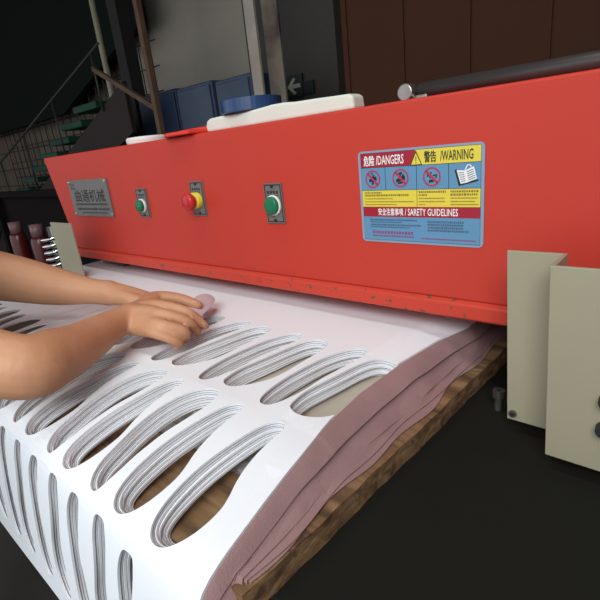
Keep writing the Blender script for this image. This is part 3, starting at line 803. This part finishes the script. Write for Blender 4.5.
# right hand: palm
for P in ([(-2.40, 1.15, .18, .078), (-2.41, 1.24, .19, .062), (-2.33, 1.30, .20, .050), (-2.286, 1.319, .20, .040)],
          [(-2.40, 1.16, .18, .075), (-2.31, 1.21, .19, .060), (-2.20, 1.243, .195, .042)],
          [(-2.38, 1.15, .165, .07), (-2.27, 1.18, .17, .055), (-2.14, 1.19, .17, .038)],
          [(-2.38, 1.14, .15, .06), (-2.26, 1.15, .145, .05), (-2.14, 1.15, .145, .034)],
          [(-2.42, 1.18, .18, .07), (-2.47, 1.28, .185, .058), (-2.50, 1.38, .195, .046)]):
    limb(body, P, 4)
def finger(P, sub=4): limb(body, P, sub, 14)
finger([(-2.48, 1.30, .19, .055), (-2.53, 1.395, .20, .043), (-2.475, 1.457, .195, .037), (-2.4, 1.522, .165, .035), (-2.322, 1.563, .13, .029)])   # thumb
finger([(-2.36, 1.28, .195, .045), (-2.286, 1.322, .205, .037), (-2.173, 1.375, .175, .032), (-2.145, 1.42, .12, .028), (-2.121, 1.452, .07, .023)])  # index
finger([(-2.27, 1.215, .19, .042), (-2.182, 1.245, .20, .036), (-2.100, 1.325, .145, .030), (-2.117, 1.375, .085, .026), (-2.124, 1.392, .045, .021)])   # middle
finger([(-2.24, 1.175, .17, .040), (-2.13, 1.180, .175, .034), (-2.055, 1.262, .125, .0295), (-2.085, 1.288, .07, .026), (-2.15, 1.289, .04, .021)])  # ring
finger([(-2.25, 1.15, .145, .036), (-2.135, 1.135, .145, .030), (-2.062, 1.190, .10, .026), (-2.060, 1.228, .058, .023), (-2.10, 1.225, .032, .019)])   # little
# left hand, mostly behind the right wrist
for P in ([(-2.90, 1.30, .215, .08), (-2.80, 1.38, .19, .06), (-2.74, 1.44, .165, .045)], [(-2.90, 1.29, .21, .07), (-2.78, 1.34, .185, .055), (-2.70, 1.385, .155, .045)]): limb(body, P, 4)
finger([(-2.76, 1.44, .17, .042), (-2.70, 1.48, .145, .036), (-2.66, 1.52, .09, .03), (-2.64, 1.52, .045, .025)])
finger([(-2.74, 1.41, .165, .042), (-2.66, 1.445, .14, .036), (-2.62, 1.475, .085, .03), (-2.61, 1.46, .04, .025)])
finger([(-2.72, 1.38, .16, .04), (-2.64, 1.40, .13, .034), (-2.60, 1.425, .08, .029), (-2.60, 1.41, .04, .024)])
finger([(-2.71, 1.35, .15, .036), (-2.64, 1.36, .12, .03), (-2.61, 1.38, .07, .026), (-2.61, 1.365, .035, .022)])
finger([(-2.85, 1.36, .20, .045), (-2.80, 1.46, .165, .035), (-2.75, 1.54, .11, .03), (-2.71, 1.57, .07, .025)])
# torso, neck, head, legs (outside the frame, to the left)
limb(body, [(-3.08, -.62, -.25, .36), (-3.08, -.42, .1, .34), (-3.08, -.16, .48, .38), (-3.08, .02, .78, .33), (-3.08, .12, .98, .16), (-3.08, .2, 1.14, .14)])
limb(body, [(-2.70, .06, .82, .2), (-3.08, .03, .86, .24), (-3.46, .08, .84, .2)])
limb(body, [(-2.86, -.66, -.3, .26), (-2.84, -.6, -.9, .22), (-2.82, -.58, -1.4, .16), (-2.82, -.66, -1.9, .15), (-2.82, -.72, -2.5, .10)])
limb(body, [(-3.3, -.66, -.3, .26), (-3.32, -.6, -.9, .22), (-3.34, -.58, -1.4, .16), (-3.34, -.66, -1.9, .15), (-3.34, -.72, -2.5, .10)])
for x in (-2.82, -3.34): limb(body, [(x, -.78, FL+.09, .09), (x, -.5, FL+.08, .09), (x, -.32, FL+.06, .06)])
sphere(body, (-3.08, .36, 1.40), .27, (.82, 1.0, 1.18)); sphere(body, (-3.08, .46, 1.22), .17, (.85, 1, .8))
sphere(body, (-3.08, .635, 1.33), .045, (.7, 1.1, 1.2))
for s_ in (-1, 1): sphere(body, (-3.08+s_*.225, .34, 1.36), .06, (.45, .8, 1.2))
bmv = remesh(body, .011, 4)
bo = part('body', bmv, SKIN, worker, smooth=True)
bo_s = bo
# thumb and finger nails
def nail(p, d, r):
    bm = BM(); g = bmesh.ops.create_uvsphere(bm, u_segments=10, v_segments=6, radius=1)
    d = Vector(d).normalized(); q = d.to_track_quat('X', 'Z').to_matrix()
    for v in bm.verts:
        c = Vector((v.co.x*r*1.15, v.co.y*r*.85, v.co.z*r*.3)); v.co = Vector(p)+q @ c
    return part('fingernail', bm, NAIL, worker, smooth=True)
nail((-2.322, 1.548, .156), (.75, .45, -.35), .018)
nail((-2.108, 1.436, .088), (.1, .5, -.75), .015)
shirt = BM()
limb(shirt, [(-3.08, -.62, -.28, .385), (-3.08, -.42, .1, .375), (-3.08, -.16, .48, .41), (-3.08, .0, .76, .36)])
limb(shirt, [(-2.66, .05, .82, .235), (-3.08, .02, .84, .27), (-3.5, .07, .84, .235)])
part('vest', remesh(shirt, .03, 6), mat('dark_cotton', (0.03, 0.032, 0.04), 0.9), worker, smooth=True)
tr = BM()
for x in (-2.84, -3.32): limb(tr, [(x, -.66, -.28, .3), (x, -.6, -.9, .26), (x, -.58, -1.4, .235), (x, -.65, -1.95, .215), (x, -.70, -2.42, .18)])
limb(tr, [(-2.9, -.64, -.25, .36), (-3.26, -.64, -.25, .36)])
part('trousers', remesh(tr, .03, 6), mat('dark_trousers', (0.02, 0.022, 0.03), 0.9), worker, smooth=True)
for x in (-2.82, -3.34):
    sh = BM(); limb(sh, [(x, -.82, FL+.135, .125), (x, -.6, FL+.135, .125), (x, -.4, FL+.115, .11), (x, -.26, FL+.1, .09)])
    for v in sh.verts: v.co.z = max(v.co.z, FL+.002)
    part('shoe', remesh(sh, .02, 3), mat('black_rubber', (0.02, 0.02, 0.02), 0.5), worker, smooth=True)
hair = BM(); sphere(hair, (-3.08, .31, 1.47), .28, (.86, 1.0, 1.05)); sphere(hair, (-3.08, .2, 1.34), .24, (.86, .9, 1.1))
part('hair', remesh(hair, .03, 4), mat('black_hair', (0.012, 0.01, 0.009), 0.6), worker, smooth=True)
for s_ in (-1, 1):
    eyes = BM(); sphere(eyes, (-3.08+s_*.085, .6, 1.385), .03)
    part('eye', eyes, mat('eye', (0.5, 0.48, 0.45), 0.2), worker, smooth=True)
mo = BM(); sphere(mo, (-3.08, .622, 1.225), .05, (1.2, .3, .35)); part('mouth', mo, mat('lips', (0.4, 0.12, 0.1), 0.5), worker, smooth=True)
